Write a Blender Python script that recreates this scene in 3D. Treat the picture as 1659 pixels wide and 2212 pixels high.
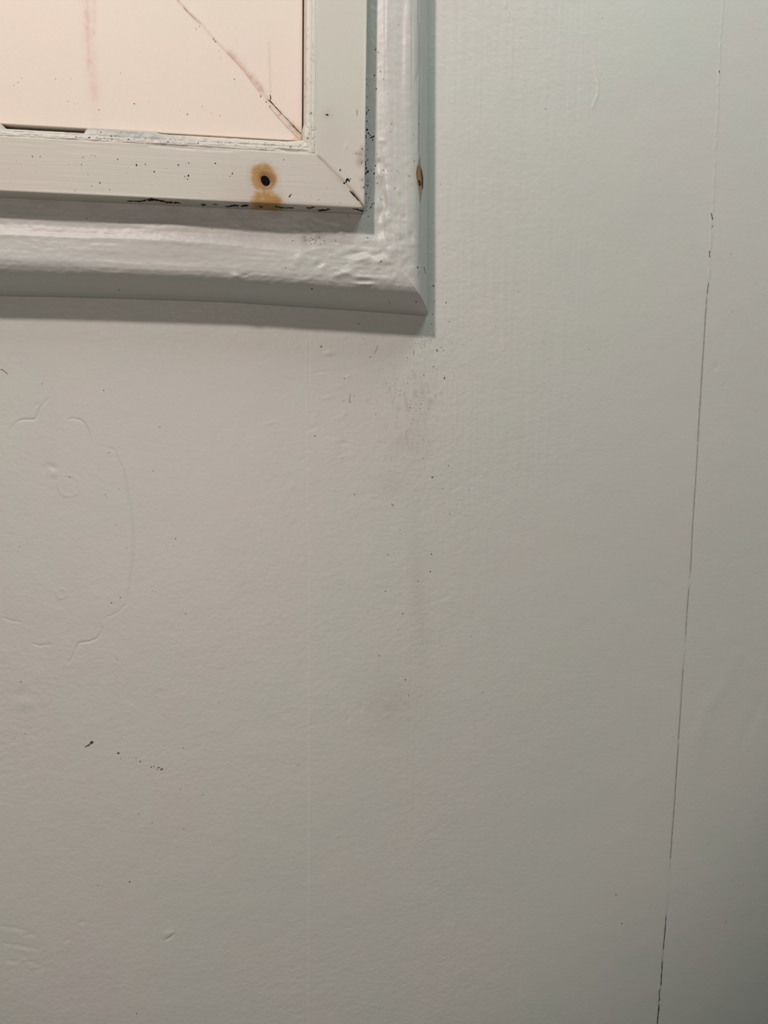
import bpy, math
import numpy as np
from mathutils import Matrix, Vector

for o in list(bpy.data.objects):
    bpy.data.objects.remove(o)
sc = bpy.context.scene
COL = sc.collection
MM = 0.001

# ------------------------------------------------------------------ camera
CAM_D = 0.302                      # lens to wall, metres; wall surface is y = 0, x right, z up
FPX = 1661.0
CX, CY = 829.5, 1106.0
yaw, pitch, roll = math.radians(7.0918), math.radians(-6.393), math.radians(0.7586)
F = np.array([math.sin(yaw)*math.cos(pitch), math.cos(yaw)*math.cos(pitch), math.sin(pitch)])
R_ = np.cross(F, [0, 0, 1]); R_ /= np.linalg.norm(R_); U_ = np.cross(R_, F)
RR = math.cos(roll)*R_ + math.sin(roll)*U_
UU = -math.sin(roll)*R_ + math.cos(roll)*U_
CAMP = np.array([0.0, -CAM_D, 0.0])
cd = bpy.data.cameras.new('camera'); cam = bpy.data.objects.new('camera', cd); COL.objects.link(cam)
m = Matrix.Identity(4)
for i in range(3):
    m[i][0] = RR[i]; m[i][1] = UU[i]; m[i][2] = -F[i]; m[i][3] = CAMP[i]
cam.matrix_world = m
cd.sensor_fit = 'VERTICAL'; cd.sensor_height = 36.0; cd.lens = FPX/2212*36.0
cd.clip_start = 0.01
sc.camera = cam

# ------------------------------------------------------------------ light and exposure
sc.view_settings.view_transform = 'Standard'
sc.view_settings.look = 'None'
sc.view_settings.exposure = 0.0
sc.view_settings.gamma = 1.0
sc.view_settings.use_curve_mapping = False
w = bpy.data.worlds.new('world'); sc.world = w; w.use_nodes = True
bg = w.node_tree.nodes['Background']
bg.inputs[0].default_value = (0.35, 1.0, 0.84, 1); bg.inputs[1].default_value = 0.057

def lamp(name, kind, loc, target, energy, color, **kw):
    d = bpy.data.lights.new(name, kind); d.energy = energy; d.color = color
    for k, v in kw.items(): setattr(d, k, v)
    o = bpy.data.objects.new(name, d); COL.objects.link(o)
    o.location = loc
    o.rotation_euler = (Vector(target)-Vector(loc)).to_track_quat('-Z', 'Y').to_euler()
    return o
lamp('warm_lamp', 'SPOT', (-0.275, -0.570, 0.545), (-0.094, 0, 0.173), 15.3, (1.0, 0.873, 0.83),
     shadow_soft_size=0.026, spot_size=math.radians(48.4), spot_blend=0.282)
lamp('cool_light', 'AREA', (0.21, -0.26, 0.53), (0.17, 0, 0.10), 1.22, (0.856, 1.0, 0.969),  # unseen cool source, high on the right
     shape='SQUARE', size=0.20)
lamp('room_fill', 'AREA', (-0.14, -0.60, -0.12), (-0.05, 0, 0.0), 0.87, (1.0, 0.765, 0.71),
     shape='SQUARE', size=0.35)

# ------------------------------------------------------------------ helpers
def ray(px, py):
    return F*FPX + RR*(px-CX) - UU*(py-CY)
def pw(px, py, h=0.0):
    """point seen at a pixel, on the plane h millimetres in front of the wall -> x, z in mm"""
    d = ray(px, py); t = (CAM_D - h*MM)/d[1]
    p = CAMP + d*t
    return p[0]*1000, p[2]*1000

def hash2(ix, iy, s):
    n = (ix.astype(np.int64)*374761393 + iy.astype(np.int64)*668265263 + s*1442695041) & 0x7fffffff
    n = ((n ^ (n >> 13))*1274126177) & 0x7fffffff
    n = ((n ^ (n >> 15))*2246822519) & 0x7fffffff
    return ((n ^ (n >> 16)) & 0xffff)/65535.0*2-1
def vn(x, y, s):
    ix = np.floor(x); iy = np.floor(y); fx = x-ix; fy = y-iy
    fx = fx*fx*fx*(fx*(fx*6-15)+10); fy = fy*fy*fy*(fy*(fy*6-15)+10)
    a = hash2(ix, iy, s); b = hash2(ix+1, iy, s); c = hash2(ix, iy+1, s); d = hash2(ix+1, iy+1, s)
    return (a*(1-fx)+b*fx)*(1-fy) + (c*(1-fx)+d*fx)*fy
def fbm(x, y, s, o=3):
    r = 0; a = 1.0
    for k in range(o):
        r = r + a*vn(x, y, s+k*17); x = x*2.03+3.1; y = y*2.03+1.7; a *= .5
    return r
def sst(a, b, x):
    t = np.clip((x-a)/(b-a), 0, 1); return t*t*(3-2*t)

def polyd(X, Z, pts):
    """distance, signed side, and arc fraction to a polyline"""
    best = np.full(X.shape, 1e9); side = np.zeros(X.shape); frac = np.zeros(X.shape)
    pts = np.array(pts, float)
    L = np.r_[0, np.cumsum(np.hypot(*np.diff(pts, axis=0).T))]
    for i in range(len(pts)-1):
        a = pts[i]; d = pts[i+1]-a; l2 = (d*d).sum()
        t = np.clip(((X-a[0])*d[0]+(Z-a[1])*d[1])/l2, 0, 1)
        qx = X-a[0]-t*d[0]; qz = Z-a[1]-t*d[1]
        q = np.hypot(qx, qz); cr = d[0]*qz-d[1]*qx
        mk = q < best
        best = np.where(mk, q, best); side = np.where(mk, np.sign(cr), side)
        frac = np.where(mk, (L[i]+t*(L[i+1]-L[i]))/L[-1], frac)
    return best, side, frac
def pxl(lst, h=0.0):
    return [pw(a, b, h) for a, b in lst]

def mesh_obj(name, V, faces, mat, parent=None, col=None, smooth=True, flat_tail=0):
    me = bpy.data.meshes.new(name)
    V = np.asarray(V, dtype=np.float32).reshape(-1, 3)
    if isinstance(faces, np.ndarray):
        n = faces.shape[0]
        me.vertices.add(len(V)); me.vertices.foreach_set('co', V.ravel())
        me.loops.add(n*4); me.loops.foreach_set('vertex_index', faces.ravel().astype(np.int32))
        me.polygons.add(n); me.polygons.foreach_set('loop_start', np.arange(0, n*4, 4, dtype=np.int32))
        me.polygons.foreach_set('loop_total', np.full(n, 4, dtype=np.int32))
        me.update(calc_edges=True)
    else:
        me.from_pydata(V.tolist(), [], faces)
    me.validate()
    if smooth:
        sm_ = np.ones(len(me.polygons), dtype=bool)
        if flat_tail: sm_[-flat_tail:] = False
        me.polygons.foreach_set('use_smooth', sm_)
    if col is not None:
        at = me.color_attributes.new('paint', 'FLOAT_COLOR', 'POINT')
        c = np.ones((len(V), 4), dtype=np.float32); c[:, :3] = np.asarray(col).reshape(-1, 3)
        at.data.foreach_set('color', c.ravel())
    me.materials.append(mat)
    o = bpy.data.objects.new(name, me); COL.objects.link(o)
    if parent: o.parent = parent
    return o

def quads(n, m, wrap=False):
    i = np.arange(n-1)[:, None]; j = np.arange(m if wrap else m-1)[None, :]
    a = i*m+j; b = i*m+(j+1) % m; c = (i+1)*m+(j+1) % m; d = (i+1)*m+j
    return np.stack([a, b, c, d], -1).reshape(-1, 4)

def paint_mat(name, rough, bump, bscale, streak=None, spec=0.5, coat=0.0):
    mt = bpy.data.materials.new(name); mt.use_nodes = True
    nt = mt.node_tree; N = nt.nodes; Lk = nt.links
    b = N['Principled BSDF']; b.inputs['Roughness'].default_value = rough
    b.inputs['Specular IOR Level'].default_value = spec
    b.inputs['Coat Weight'].default_value = coat; b.inputs['Coat Roughness'].default_value = 0.3
    at = N.new('ShaderNodeAttribute'); at.attribute_name = 'paint'
    tc = N.new('ShaderNodeTexCoord')
    nz = N.new('ShaderNodeTexNoise'); nz.inputs['Scale'].default_value = bscale; nz.inputs['Detail'].default_value = 3
    mp = N.new('ShaderNodeMapping')
    if streak: mp.inputs['Scale'].default_value = streak
    Lk.new(tc.outputs['Object'], mp.inputs[0]); Lk.new(mp.outputs[0], nz.inputs['Vector'])
    bp = N.new('ShaderNodeBump'); bp.inputs['Strength'].default_value = 1.0; bp.inputs['Distance'].default_value = bump
    Lk.new(nz.outputs['Fac'], bp.inputs['Height']); Lk.new(bp.outputs[0], b.inputs['Normal'])
    # very faint mottling of the paint itself
    n2 = N.new('ShaderNodeTexNoise'); n2.inputs['Scale'].default_value = 900; n2.inputs['Detail'].default_value = 2
    Lk.new(tc.outputs['Object'], n2.inputs['Vector'])
    mr = N.new('ShaderNodeMapRange'); mr.inputs[3].default_value = 0.975; mr.inputs[4].default_value = 1.025
    Lk.new(n2.outputs['Fac'], mr.inputs[0])
    mx = N.new('ShaderNodeVectorMath'); mx.operation = 'SCALE'
    Lk.new(at.outputs['Color'], mx.inputs[0]); Lk.new(mr.outputs[0], mx.inputs['Scale'])
    Lk.new(mx.outputs[0], b.inputs['Base Color'])
    return mt
M_WALL = paint_mat('satin_wall_paint', 0.42, 0.00002, 700)
M_MOULD = paint_mat('satin_moulding_paint', 0.43, 0.00003, 600)
M_RAIL = paint_mat('frame_rail_paint', 0.45, 0.00003, 500, (0.15, 1, 3.0))
M_STILE = paint_mat('frame_stile_paint', 0.45, 0.000012, 500, (2.0, 1, 0.3))
M_PANEL = paint_mat('panel_gloss', 0.55, 0.000006, 500)
M_DIRT = paint_mat('dirt', 0.9, 0.00003, 2000, spec=0.08)
M_NAIL = paint_mat('rusted_iron', 0.8, 0.00004, 1500, spec=0.08)

WALLC = np.array([0.60, 0.585, 0.545])
MOULDC = np.array([0.57, 0.555, 0.522])
FRAMEC = np.array([0.605, 0.562, 0.50])
LIPC = np.array([0.68, 0.64, 0.57])
PANELC = np.array([0.83, 0.71, 0.615])
def tintc(X, Z, base, s, amp=0.03):
    """slow drift of the paint tint between warmer and greener"""
    n = fbm(X/38, Z/38, s, 2); n2 = fbm(X/16+9, Z/16, s+5, 2)*.6
    q = (n+n2)*amp
    c = np.empty(X.shape+(3,)); c[..., 0] = base[0]*(1+q); c[..., 1] = base[1]*(1-q*.35); c[..., 2] = base[2]*(1+q*.25)
    return c
def mixc(C, col, f):
    f = np.clip(f, 0, 1)[..., None]; C[:] = C*(1-f)+np.array(col)*f
def spot(X, Z, c, rx, rz, ang=0.0):
    dx = X-c[0]; dz = Z-c[1]; ca, sa = math.cos(ang), math.sin(ang)
    return np.hypot((dx*ca+dz*sa)/rx, (-dx*sa+dz*ca)/rz)

# ------------------------------------------------------------------ wall
def axis_pts(lo, hi, step, far):
    core = np.arange(lo, hi+step/2, step)
    ext = []; s = step; v = 0
    while v < far:
        s *= 1.35; v += s; ext.append(v)
    ext = np.array(ext)
    return np.r_[lo-ext[::-1], core, core[-1]+ext]
xs = axis_pts(-118, 224, 0.34, 700)
zs = axis_pts(-278, 172, 0.34, 600)
X, Z = np.meshgrid(xs, zs, indexing='ij')
H = 0.35*fbm(X/90, Z/90, 3, 2)
# roller / orange peel texture, slightly dragged
peel = fbm((X+0.5*Z)/3.6, (Z-0.3*X)/2.0, 11, 3)
zone = 0.55+0.45*np.clip(fbm(X/60, Z/60, 21, 2)+0.3, 0, 1)
zone = zone*(1-0.72*sst(60, 140, X))
H += 0.024*peel*zone
H += 0.020*vn(X/5.5, Z/7.5, 91)*zone
H += 0.028*fbm((X+.4*Z)/1.3, Z/0.9, 93, 2)*(.25+.75*zone)
H += 0.035*fbm(X/14, Z/10, 13, 2)
# vertical brush strokes right of the moulding, dying away downwards
bx0, _ = pw(945, 300); bx1, _ = pw(1250, 300)
bz = sst(-90, 60, Z)*(sst(bx0-4, bx0+4, X))*(1-sst(bx1-10, bx1+22, X))
H += 0.042*bz*(vn((X+0.004*Z)/1.1, Z/30, 31)+vn(X/2.4, Z/45, 32)*1.2)*(0.6+0.6*vn(X/12, Z/18, 35))
strip = sst(pw(860, 1200)[0], pw(870, 1200)[0], X)*(1-sst(pw(1150, 1200)[0], pw(1190, 1200)[0], X))
H += 0.014*strip*vn(X/1.3, Z/40, 33)
# grain lines under a worn patch
def dl(px, py): return pw(px, py)
wp = dl(920, 880)
H += 0.03*np.exp(-spot(X, Z, wp, 16, 26)**2)*vn(X/0.9, Z/8, 36)

def sub(pts, rad):
    p = np.array(pts); lo = p.min(0)-rad; hi = p.max(0)+rad
    i0, i1 = np.searchsorted(xs, [lo[0], hi[0]]); j0, j1 = np.searchsorted(zs, [lo[1], hi[1]])
    return slice(i0, i1), slice(j0, j1)
def step_edge(pxs, amp, wid=0.5, outside=1, taper=True, fall=6.0):
    """a paint edge: raised lip on one side, sinking back over a few mm"""
    pts = pxl(pxs); s = sub(pts, fall*2)
    d, side, fr = polyd(X[s], Z[s], pts)
    tp = np.sin(np.pi*np.clip(fr, 0.0, 1))**0.4 if taper else 1.0
    endm = np.where((fr <= 0) | (fr >= 1), np.exp(-(d/0.7)**2), 1)
    v = np.tanh(side*outside*d/wid)*np.exp(-d/fall)
    H[s] += amp*v*tp*endm
def ridge(pxs, amp, wid=0.5, taper=True):
    pts = pxl(pxs); s = sub(pts, wid*5)
    d, side, fr = polyd(X[s], Z[s], pts)
    tp = np.sin(np.pi*np.clip(fr, 0.0, 1))**0.5 if taper else 1.0
    H[s] += amp*np.exp(-(d/wid)**2)*tp
def lump(px, py, rx, rz, amp, ang=0.0, p=2):
    c = pw(px, py); s = sub([c], max(rx, rz)*3)
    H[s] += amp*np.exp(-spot(X[s], Z[s], c, rx, rz, ang)**p)

BL = [[(23, 937), (27, 922), (38, 910), (51, 906), (73, 907), (79, 903), (86, 883), (92, 874), (104, 862), (112, 860)],
      [(141, 907), (157, 904), (173, 907), (183, 915), (191, 934), (195, 953)],
      [(203, 961), (221, 965), (239, 968), (250, 974), (257, 998), (266, 1012), (274, 1056), (282, 1098), (286, 1137), (289, 1174), (288, 1204), (286, 1234), (284, 1236), (280, 1271), (273, 1307), (265, 1311), (257, 1322), (242, 1329), (230, 1333), (223, 1340), (217, 1351)],
      [(221, 1352), (217, 1370), (209, 1380), (194, 1386), (171, 1389), (165, 1401), (157, 1419), (145, 1437)],
      [(112, 1392), (106, 1393), (85, 1395), (68, 1390)], [(47, 1345), (21, 1340), (4, 1334)]]
for q, a in zip(BL, (0.11, 0.10, 0.085, 0.10, 0.08, 0.08)):
    ridge(q, -a*2.4, 0.34)
    step_edge(q, a*.35, 0.4, outside=1, fall=2.2)
ridge([(69, 886), (76, 877), (88, 869)], -0.10, 0.5)
ridge([(568, 918), (580, 915), (597, 910)], 0.09, 0.5)
lump(471, 938, .8, 1.8, -.06, -.4); lump(266, 1011, .7, .7, .10); lump(480, 1447, 2, .5, -.05, .3)
lump(97, 1014, 1.0, 1.9, -0.22); lump(112, 1008, 1.8, 1.1, -0.26, -.5); lump(117, 1022, 1.3, 1.3, 0.22, -.8); lump(103, 1020, 1.2, 2.0, 0.06)
c0 = pw(149, 1049); s = sub([c0], 12)
H[s] += 0.09*np.exp(-((np.hypot(X[s]-c0[0], Z[s]-c0[1])-3.9)/0.55)**2)
H[s] += 0.05*np.exp(-(np.hypot(X[s]-c0[0], Z[s]-c0[1])/3.6)**4)
ridge([(100, 1036), (122, 1037), (133, 1030), (150, 1031), (170, 1034)], -0.07, 0.5)
c0 = pw(133, 1282); s = sub([c0], 8)
H[s] += 0.08*np.exp(-((np.hypot(X[s]-c0[0], Z[s]-c0[1])-1.7)/0.45)**2)
ridge([(115, 1310), (128, 1300), (142, 1296)], -0.04, .5)
lump(365, 2016, 1.9, 1.5, 0.30, 0.5); ridge([(354, 2030), (366, 2026), (378, 2015)], -0.24, 0.6)
lump(54, 1521, 3.2, 2.4, 0.20); lump(45, 1499, 2.6, 1.7, -0.12, .3)
for q in ([(0, 2000), (30, 2004), (62, 2012)], [(48, 2022), (62, 2018), (80, 2019)], [(0, 2035), (40, 2042), (90, 2052)],
          [(60, 2072), (84, 2086), (98, 2072)], [(10, 2074), (40, 2078)], [(138, 2036), (145, 2030), (154, 2026)],
          [(170, 1990), (178, 1992), (184, 1986)], [(70, 2092), (86, 2096), (100, 2080)]):
    ridge(q, -0.10, 0.8); ridge([(a+1, b+9) for a, b in q], 0.05, 1.1)
lump(711, 763, 1.8, 0.9, 0.22); lump(713, 771, 1.9, 0.6, -0.10)
lump(743, 728, 1.5, 1.0, .1, .4); lump(1047, 1019, 0.9, 1.1, .13); lump(1018, 885, .5, .5, .12); lump(631, 1055, 1.4, 1.8, .10)
lump(1273, 1585, .8, .8, .08); lump(730, 1806, .6, .8, .10); lump(1547, 793, .9, 1.1, -.10); lump(1565, 833, .8, .8, -.06)
lump(1527, 1206, .7, .7, .08)
rs = np.random.RandomState(4)
for k in range(60):                       # fine nibs dried into the paint
    a, b = rs.uniform(20, 1640), rs.uniform(740, 2200)
    lump(a, b, rs.uniform(.3, .7), rs.uniform(.3, .8), rs.uniform(-.05, .07), rs.uniform(0, 3))
for k in range(14):
    lump(rs.uniform(740, 890), rs.uniform(1470, 1560), rs.uniform(.8, 2.6), rs.uniform(.5, 1.6), rs.uniform(-.14, .14), rs.uniform(0, 3))
for k in range(26):
    lump(rs.uniform(630, 760), rs.uniform(800, 1000), rs.uniform(1, 3), rs.uniform(.4, 1.2), rs.uniform(-.11, .11), rs.uniform(-.3, .6))
ridge([(1283, 142), (1288, 165), (1291, 190), (1290, 206), (1284, 222), (1276, 240)], 0.20, 0.5)
ridge([(1284, 150), (1286, 190), (1286, 206), (1280, 222)], -0.05, 0.6)
ridge([(1092, 0), (1092, 16)], 0.15, 0.6, False)
ridge([(1178, 0), (1179, 330), (1176, 700), (1172, 900)], 0.015, 0.6)
ridge([(1600, 1400), (1575, 1450), (1558, 1490), (1535, 1520), (1518, 1552), (1508, 1600), (1503, 1660)], 0.14, 3.4)
ridge([(1650, 1500), (1620, 1570), (1600, 1620)], -0.10, 2.5)
# filled joint between two boards, left of centre
SEAM = [(664, 735), (665, 900), (667, 1010), (666, 1100), (667, 1400), (668, 1700), (666, 1900), (667, 2230)]
zy_ = lambda y: pw(667, y)[1]
pts = pxl(SEAM); s = sub(pts, 6)
d, side, fr = polyd(X[s], Z[s], pts)
nn = 0.6+0.5*vn(Z[s]/5, Z[s]*0, 41)+0.2*vn(Z[s]/1.2, Z[s]*0, 42)
H[s] += 0.095*np.exp(-(d/0.33)**2)*nn*(0.35+0.65*sst(zy_(1250), zy_(1050), Z[s]))
H[s] += -0.015*side*np.tanh(d/.6)*np.exp(-d/2.5)
ridge([(905, 1230), (893, 1400), (888, 1560), (880, 1700)], -0.02, 0.8)
ridge([(408, 640), (406, 700), (404, 1100)], 0.012, 0.6)
# open joint near the right edge: left board stands a little proud
CRACK = [(1565, -30), (1556, 90), (1553, 170), (1549, 270), (1545, 340), (1541, 430), (1537, 475), (1534, 540), (1531, 597), (1527, 640), (1523, 700), (1518, 790),
         (1512, 900), (1507, 978), (1501, 1070), (1496, 1145), (1494, 1200), (1488, 1290), (1482, 1378), (1477, 1440), (1471, 1535),
         (1462, 1660), (1455, 1760), (1447, 1855), (1443, 1930), (1438.5, 1975), (1432.6, 2052), (1431, 2075), (1428, 2130), (1423, 2170), (1419, 2240)]
pts = pxl(CRACK); s = sub(pts, 10)
d, side, fr = polyd(X[s], Z[s], pts)
zz = Z[s]
def zy(y, x=1500): return pw(x, y)[1]
low = sst(zy(640), zy(600), zz)                        # 1 above y=600 px (upper part)
gap1 = 1-np.exp(-((zz-zy(1258))/2.2)**2)
gap1 *= 1-np.exp(-((zz-zy(1402))/3.5)**2)
gap1 *= 1-np.exp(-((zz-zy(1910))/11.0)**4)
gap1 *= 0.75+0.35*vn(zz/3, zz*0, 44)
up = low
H[s] += up*(0.15*np.exp(-((d+side*0.1)/0.42)**2)*(0.6+0.5*vn(zz/2.0, zz*0, 43)))
rgt = np.where(side < 0, 0, 1)                       # side>0 = right of a downward polyline
H[s] += (1-up)*gap1*(-0.20*np.exp(-((d*side-0.2)/0.36)**2))
H[s] += 0.05*(-side)*np.tanh(d/0.8)*np.exp(-d/5)*(1-0.4*up)

C = tintc(X, Z, WALLC, 51, 0.016)
# grime smudges in the paint
sm = fbm(X/0.9, Z/3.2, 61, 2)
mixc(C, (0.33, 0.32, 0.28), 0.38*np.exp(-spot(X, Z, pw(905, 850), 8.5, 9, .2)**2)*sst(0.15, 0.9, sm))
mixc(C, (0.33, 0.32, 0.28), 0.22*np.exp(-spot(X, Z, pw(880, 910), 11, 16, .1)**2)*sst(0.0, 1.0, sm))
mixc(C, (0.45, 0.43, 0.38), 0.20*np.exp(-spot(X, Z, pw(905, 900), 6, 24)**2))
mixc(C, (0.45, 0.43, 0.38), 0.25*np.exp(-spot(X, Z, pw(862, 958), 6, 3, .6)**2))
mixc(C, (0.42, 0.41, 0.37), 0.22*np.exp(-spot(X, Z, pw(848, 1045), 5.5, 5)**2))
mixc(C, (0.45, 0.42, 0.35), 0.22*np.exp(-spot(X, Z, pw(905, 1300), 3.6, 30, .07)**2))
mixc(C, (0.47, 0.43, 0.35), 0.30*np.exp(-spot(X, Z, pw(845, 1520), 11, 12)**2))
mixc(C, (0.35, 0.34, 0.31), 0.30*np.exp(-spot(X, Z, pw(930, 745), 8, 4.5)**2)*sst(-.2, .8, fbm(X/1.0, Z/1.0, 62, 2)))
mixc(C, (0.66, 0.63, 0.58), 0.6*np.exp(-(np.abs(X-pw(667, 1600)[0])/0.45)**2)*(Z < zy(740)))  # paler stripe along the filled joint
# greyer colour along the open joint
gl = np.exp(-((d*side-0.2)/0.4)**2)*(1-up)*gap1
Cs = C[s]; mixc(Cs, (0.34, 0.33, 0.30), 0.5*gl); C[s] = Cs
wall_V = np.stack([X*MM, -H*MM, Z*MM], -1)
n, mm_ = X.shape
# closed slab: back sheet 18 mm behind
fr_q = quads(n, mm_)
bx = np.array([[xs[0], zs[0]], [xs[-1], zs[0]], [xs[-1], zs[-1]], [xs[0], zs[-1]]])
V = np.concatenate([wall_V.reshape(-1, 3), np.stack([bx[:, 0]*MM, np.full(4, 18*MM), bx[:, 1]*MM], -1)])
nb = n*mm_
cor = [0, (n-1)*mm_, n*mm_-1, mm_-1]
extra = [[nb, nb+1, nb+2, nb+3]] + [[cor[k], cor[(k+1) % 4], nb+(k+1) % 4, nb+k][::1] for k in range(4)]
fq = np.concatenate([fr_q, np.array(extra)])
wall = mesh_obj('wall_back', V, fq, M_WALL, None, np.concatenate([C.reshape(-1, 3), np.tile(WALLC, (4, 1))]), flat_tail=5)
wall['kind'] = 'structure'
wall['label'] = 'grey-white painted board wall with a fine vertical open joint'

# ------------------------------------------------------------------ swept members
def resample(prof, step):
    p = np.array(prof, float); L = np.r_[0, np.cumsum(np.hypot(*np.diff(p, axis=0).T))]
    nn = max(2, int(L[-1]/step)); t = np.linspace(0, L[-1], nn)
    return np.interp(t, L, p[:, 0]), np.interp(t, L, p[:, 1])
def smooth_profile(prof, step, win):
    d, h = resample(prof, step); k = max(1, int(win/step))
    ker = np.hanning(k+2)[1:-1]; ker /= ker.sum()
    pd = np.pad(d, k, mode='edge'); ph = np.pad(h, k, mode='edge')
    # keep the end points
    dd = np.convolve(pd, ker, 'same')[k:-k]; hh = np.convolve(ph, ker, 'same')[k:-k]
    return dd, hh

def sweep(name, d, h, back, mapf, svals, disp, colf, mat, parent):
    """open front profile (d,h) closed by back points; mapf(d,s)->x,z mm"""
    D = np.r_[d, [b[0] for b in back]]; Hh = np.r_[h, [b[1] for b in back]]
    nf = len(d)
    S, DD = np.meshgrid(svals, D, indexing='ij'); _, HH = np.meshgrid(svals, Hh, indexing='ij')
    x, z = mapf(DD, S)
    dh = np.zeros(S.shape); dx = np.zeros(S.shape); dz = np.zeros(S.shape)
    a, b_, c_ = disp(x[:, :nf], z[:, :nf], DD[:, :nf], S[:, :nf])
    dh[:, :nf] = a; dx[:, :nf] = b_; dz[:, :nf] = c_
    colr = np.zeros(S.shape+(3,)); cc = colf(x[:, :nf], z[:, :nf], DD[:, :nf], S[:, :nf], HH[:, :nf])
    colr[:, :nf] = cc; colr[:, nf:] = cc[:, -1:, :]
    V = np.stack([(x+dx)*MM, -(HH+dh)*MM, (z+dz)*MM], -1)
    N_, M_ = S.shape
    fq = quads(N_, M_, True).tolist()
    fq.append(list(range(M_))[::-1]); fq.append([(N_-1)*M_+k for k in range(M_)])
    o = mesh_obj(name, V, fq, mat, parent, colr, flat_tail=2)
    return o

def empty(name, loc):
    e = bpy.data.objects.new(name, None); COL.objects.link(e); e.empty_display_size = 0.02
    e.location = loc; return e
def adopt(o, par):
    o.parent = par; o.matrix_parent_inverse = Matrix.Translation(-Vector(par.location))

# --- where the flat frame stands (its face plane is FH in front of the wall)
FH = 25.4
PH = 22.6                          # face of the pink panel
FC = np.array(pw(788, 450, FH))
fl = np.array(pw(0, 413, FH)); ft = np.array(pw(794, 0, FH))
ri = np.array(pw(681, 331, FH)); ii = np.array(pw(663, 306, FH-1.5))
wr = ri[1]-FC[1]-0.0; wsn = FC[0]-ri[0]
ratio = wsn/wr
rz_ = (fl[1]-FC[1])/(fl[0]-FC[0]); sx_ = (ft[0]-FC[0])/(ft[1]-FC[1])
lw = 4.1

# --- outer bolection moulding
MC = np.array(pw(921, 683))                                   # outer corner on the wall
edge = np.array(pxl([(-400, 632), (0, 640), (250, 645.5), (500, 654), (650, 664), (760, 671.5), (921, 683)]))
tx, tz = pw(924.5, 0, 3)
svx = (tx-MC[0])/(tz-MC[1])                                    # lean of the upright
prof_m = [(0, -0.6), (0.05, 0.5), (0.2, 3.2), (0.9, 6.4), (2.2, 9.8), (3.7, 12.8), (5.2, 15.2), (6.4, 16.5), (7.8, 17.3), (9.5, 17.8), (13, 18.05), (17.5, 18.0),
          (19.8, 17.6), (21.3, 17.2), (64, 17.2)]
md, mh = smooth_profile(prof_m, 0.28, 1.6)
md[0], mh[0] = 0, -0.6
mback = [(64, -0.8), (30, -0.8), (0, -0.8)]
edge = edge[1:]
def edge_z(x): return np.interp(x, edge[:, 0], edge[:, 1])+np.minimum(x-edge[0, 0], 0)*rz_
def map_rail(d, s_):
    x = MC[0]-d-s_
    bend = edge_z(x+d) - MC[1]
    return x, MC[1]+bend+d
def map_stile(d, s_):
    z = MC[1]+d+s_
    return MC[0]-d+svx*s_, z
def corner_w(x, z):      # how battered: strong near the mitre
    c = pw(790, 560, 14)
    return np.exp(-(np.hypot((x-c[0])/24, (z-c[1])/20))**2)
HV, HC = [], []
for (a, b, rx, rz, am, an) in [   # px centre, radii mm, height, angle
    (712, 524, 3.0, 1.4, -.35, .1), (690, 516, 4.0, 1.2, -.30, .25), (665, 520, 1.6, 2.0, -.25, 0), (735, 534, 2.4, 1.0, -.22, .1),
    (705, 534, 5, 1.4, .25, .1), (772, 549, 3.0, 1.3, -.55, .2), (785, 560, 4.0, 1.6, .35, .1), (812, 553, 2.6, 1.2, -.45, .2),
    (825, 564, 2.6, 2.0, .25, 0), (690, 572, 2.0, 1.2, -.20, .5), (700, 575, 1.6, .9, .16, .3), (738, 502, 1.0, .8, .25, 0),
    (645, 560, 3, 1.6, .2, .8), (742, 590, 4, .8, .22, .35), (754, 592, 2.0, .7, .20, 0), (785, 607, 2.4, .7, -.32, 0), (788, 614, 3.0, .6, .35, 0),
    (800, 600, 8, .7, .12, 0), (650, 606, 4, .8, .16, .3), (508, 597, 1.5, 1.0, .45, 0), (512, 602, 3.5, .8, .2, 0),
    (822, 380, 2.0, 3.0, .25, 0), (830, 365, 1.2, 1.6, -.3, .3), (820, 352, 1.6, 1.3, -.22, 0), (826, 398, 1.4, 3.0, -.25, 0),
    (829, 430, 1.3, 4.0, -.45, .2), (837, 425, 1.2, 4, .25, .1), (824, 462, 1.6, 2.2, -.5, -.2), (834, 470, 1.3, 2.4, .2, 0),
    (826, 496, 1.8, 2.4, -.32, -.2), (858, 505, 2.0, 2.6, .2, 0), (862, 535, 1.4, 1.8, .2, 0), (888, 509, .9, 1.4, -.25, .4),
    (866, 520, 1, 1, -.15, 0), (812, 395, 1.0, 6, -.12, 0), (800, 500, 3, 2.4, -.15, 0), (845, 545, 2, 2, .2, .5),
    (600, 505, 16, 5, -.5, 0), (350, 492, 10, 1.8, .25, .05), (400, 520, 22, 2.4, .22, -.05), (180, 505, 20, 3, -.18, 0),
    (60, 560, 20, 2.4, .15, 0), (330, 560, 24, 2.2, -.18, 0), (880, 120, 1.6, 22, .18, 0), (868, 60, 1.4, 24, -.12, 0)]:
    HV.append((pw(a, b, 17.5), rx, rz, am, an))
rs = np.random.RandomState(9)
for k in range(120):
    a = rs.normal(760, 95); b = rs.normal(555, 28)
    if a > 905: continue
    HV.append((pw(a, b, 17.5), rs.uniform(.5, 2.2), rs.uniform(.3, .9), rs.uniform(-.06, .065), rs.uniform(-.2, .5)))
for k in range(70):
    HV.append((pw(rs.normal(848, 22), rs.normal(440, 95), 17.5), rs.uniform(.4, 1.2), rs.uniform(.5, 2.4), rs.uniform(-.10, .10), rs.uniform(-.3, .3)))
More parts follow.
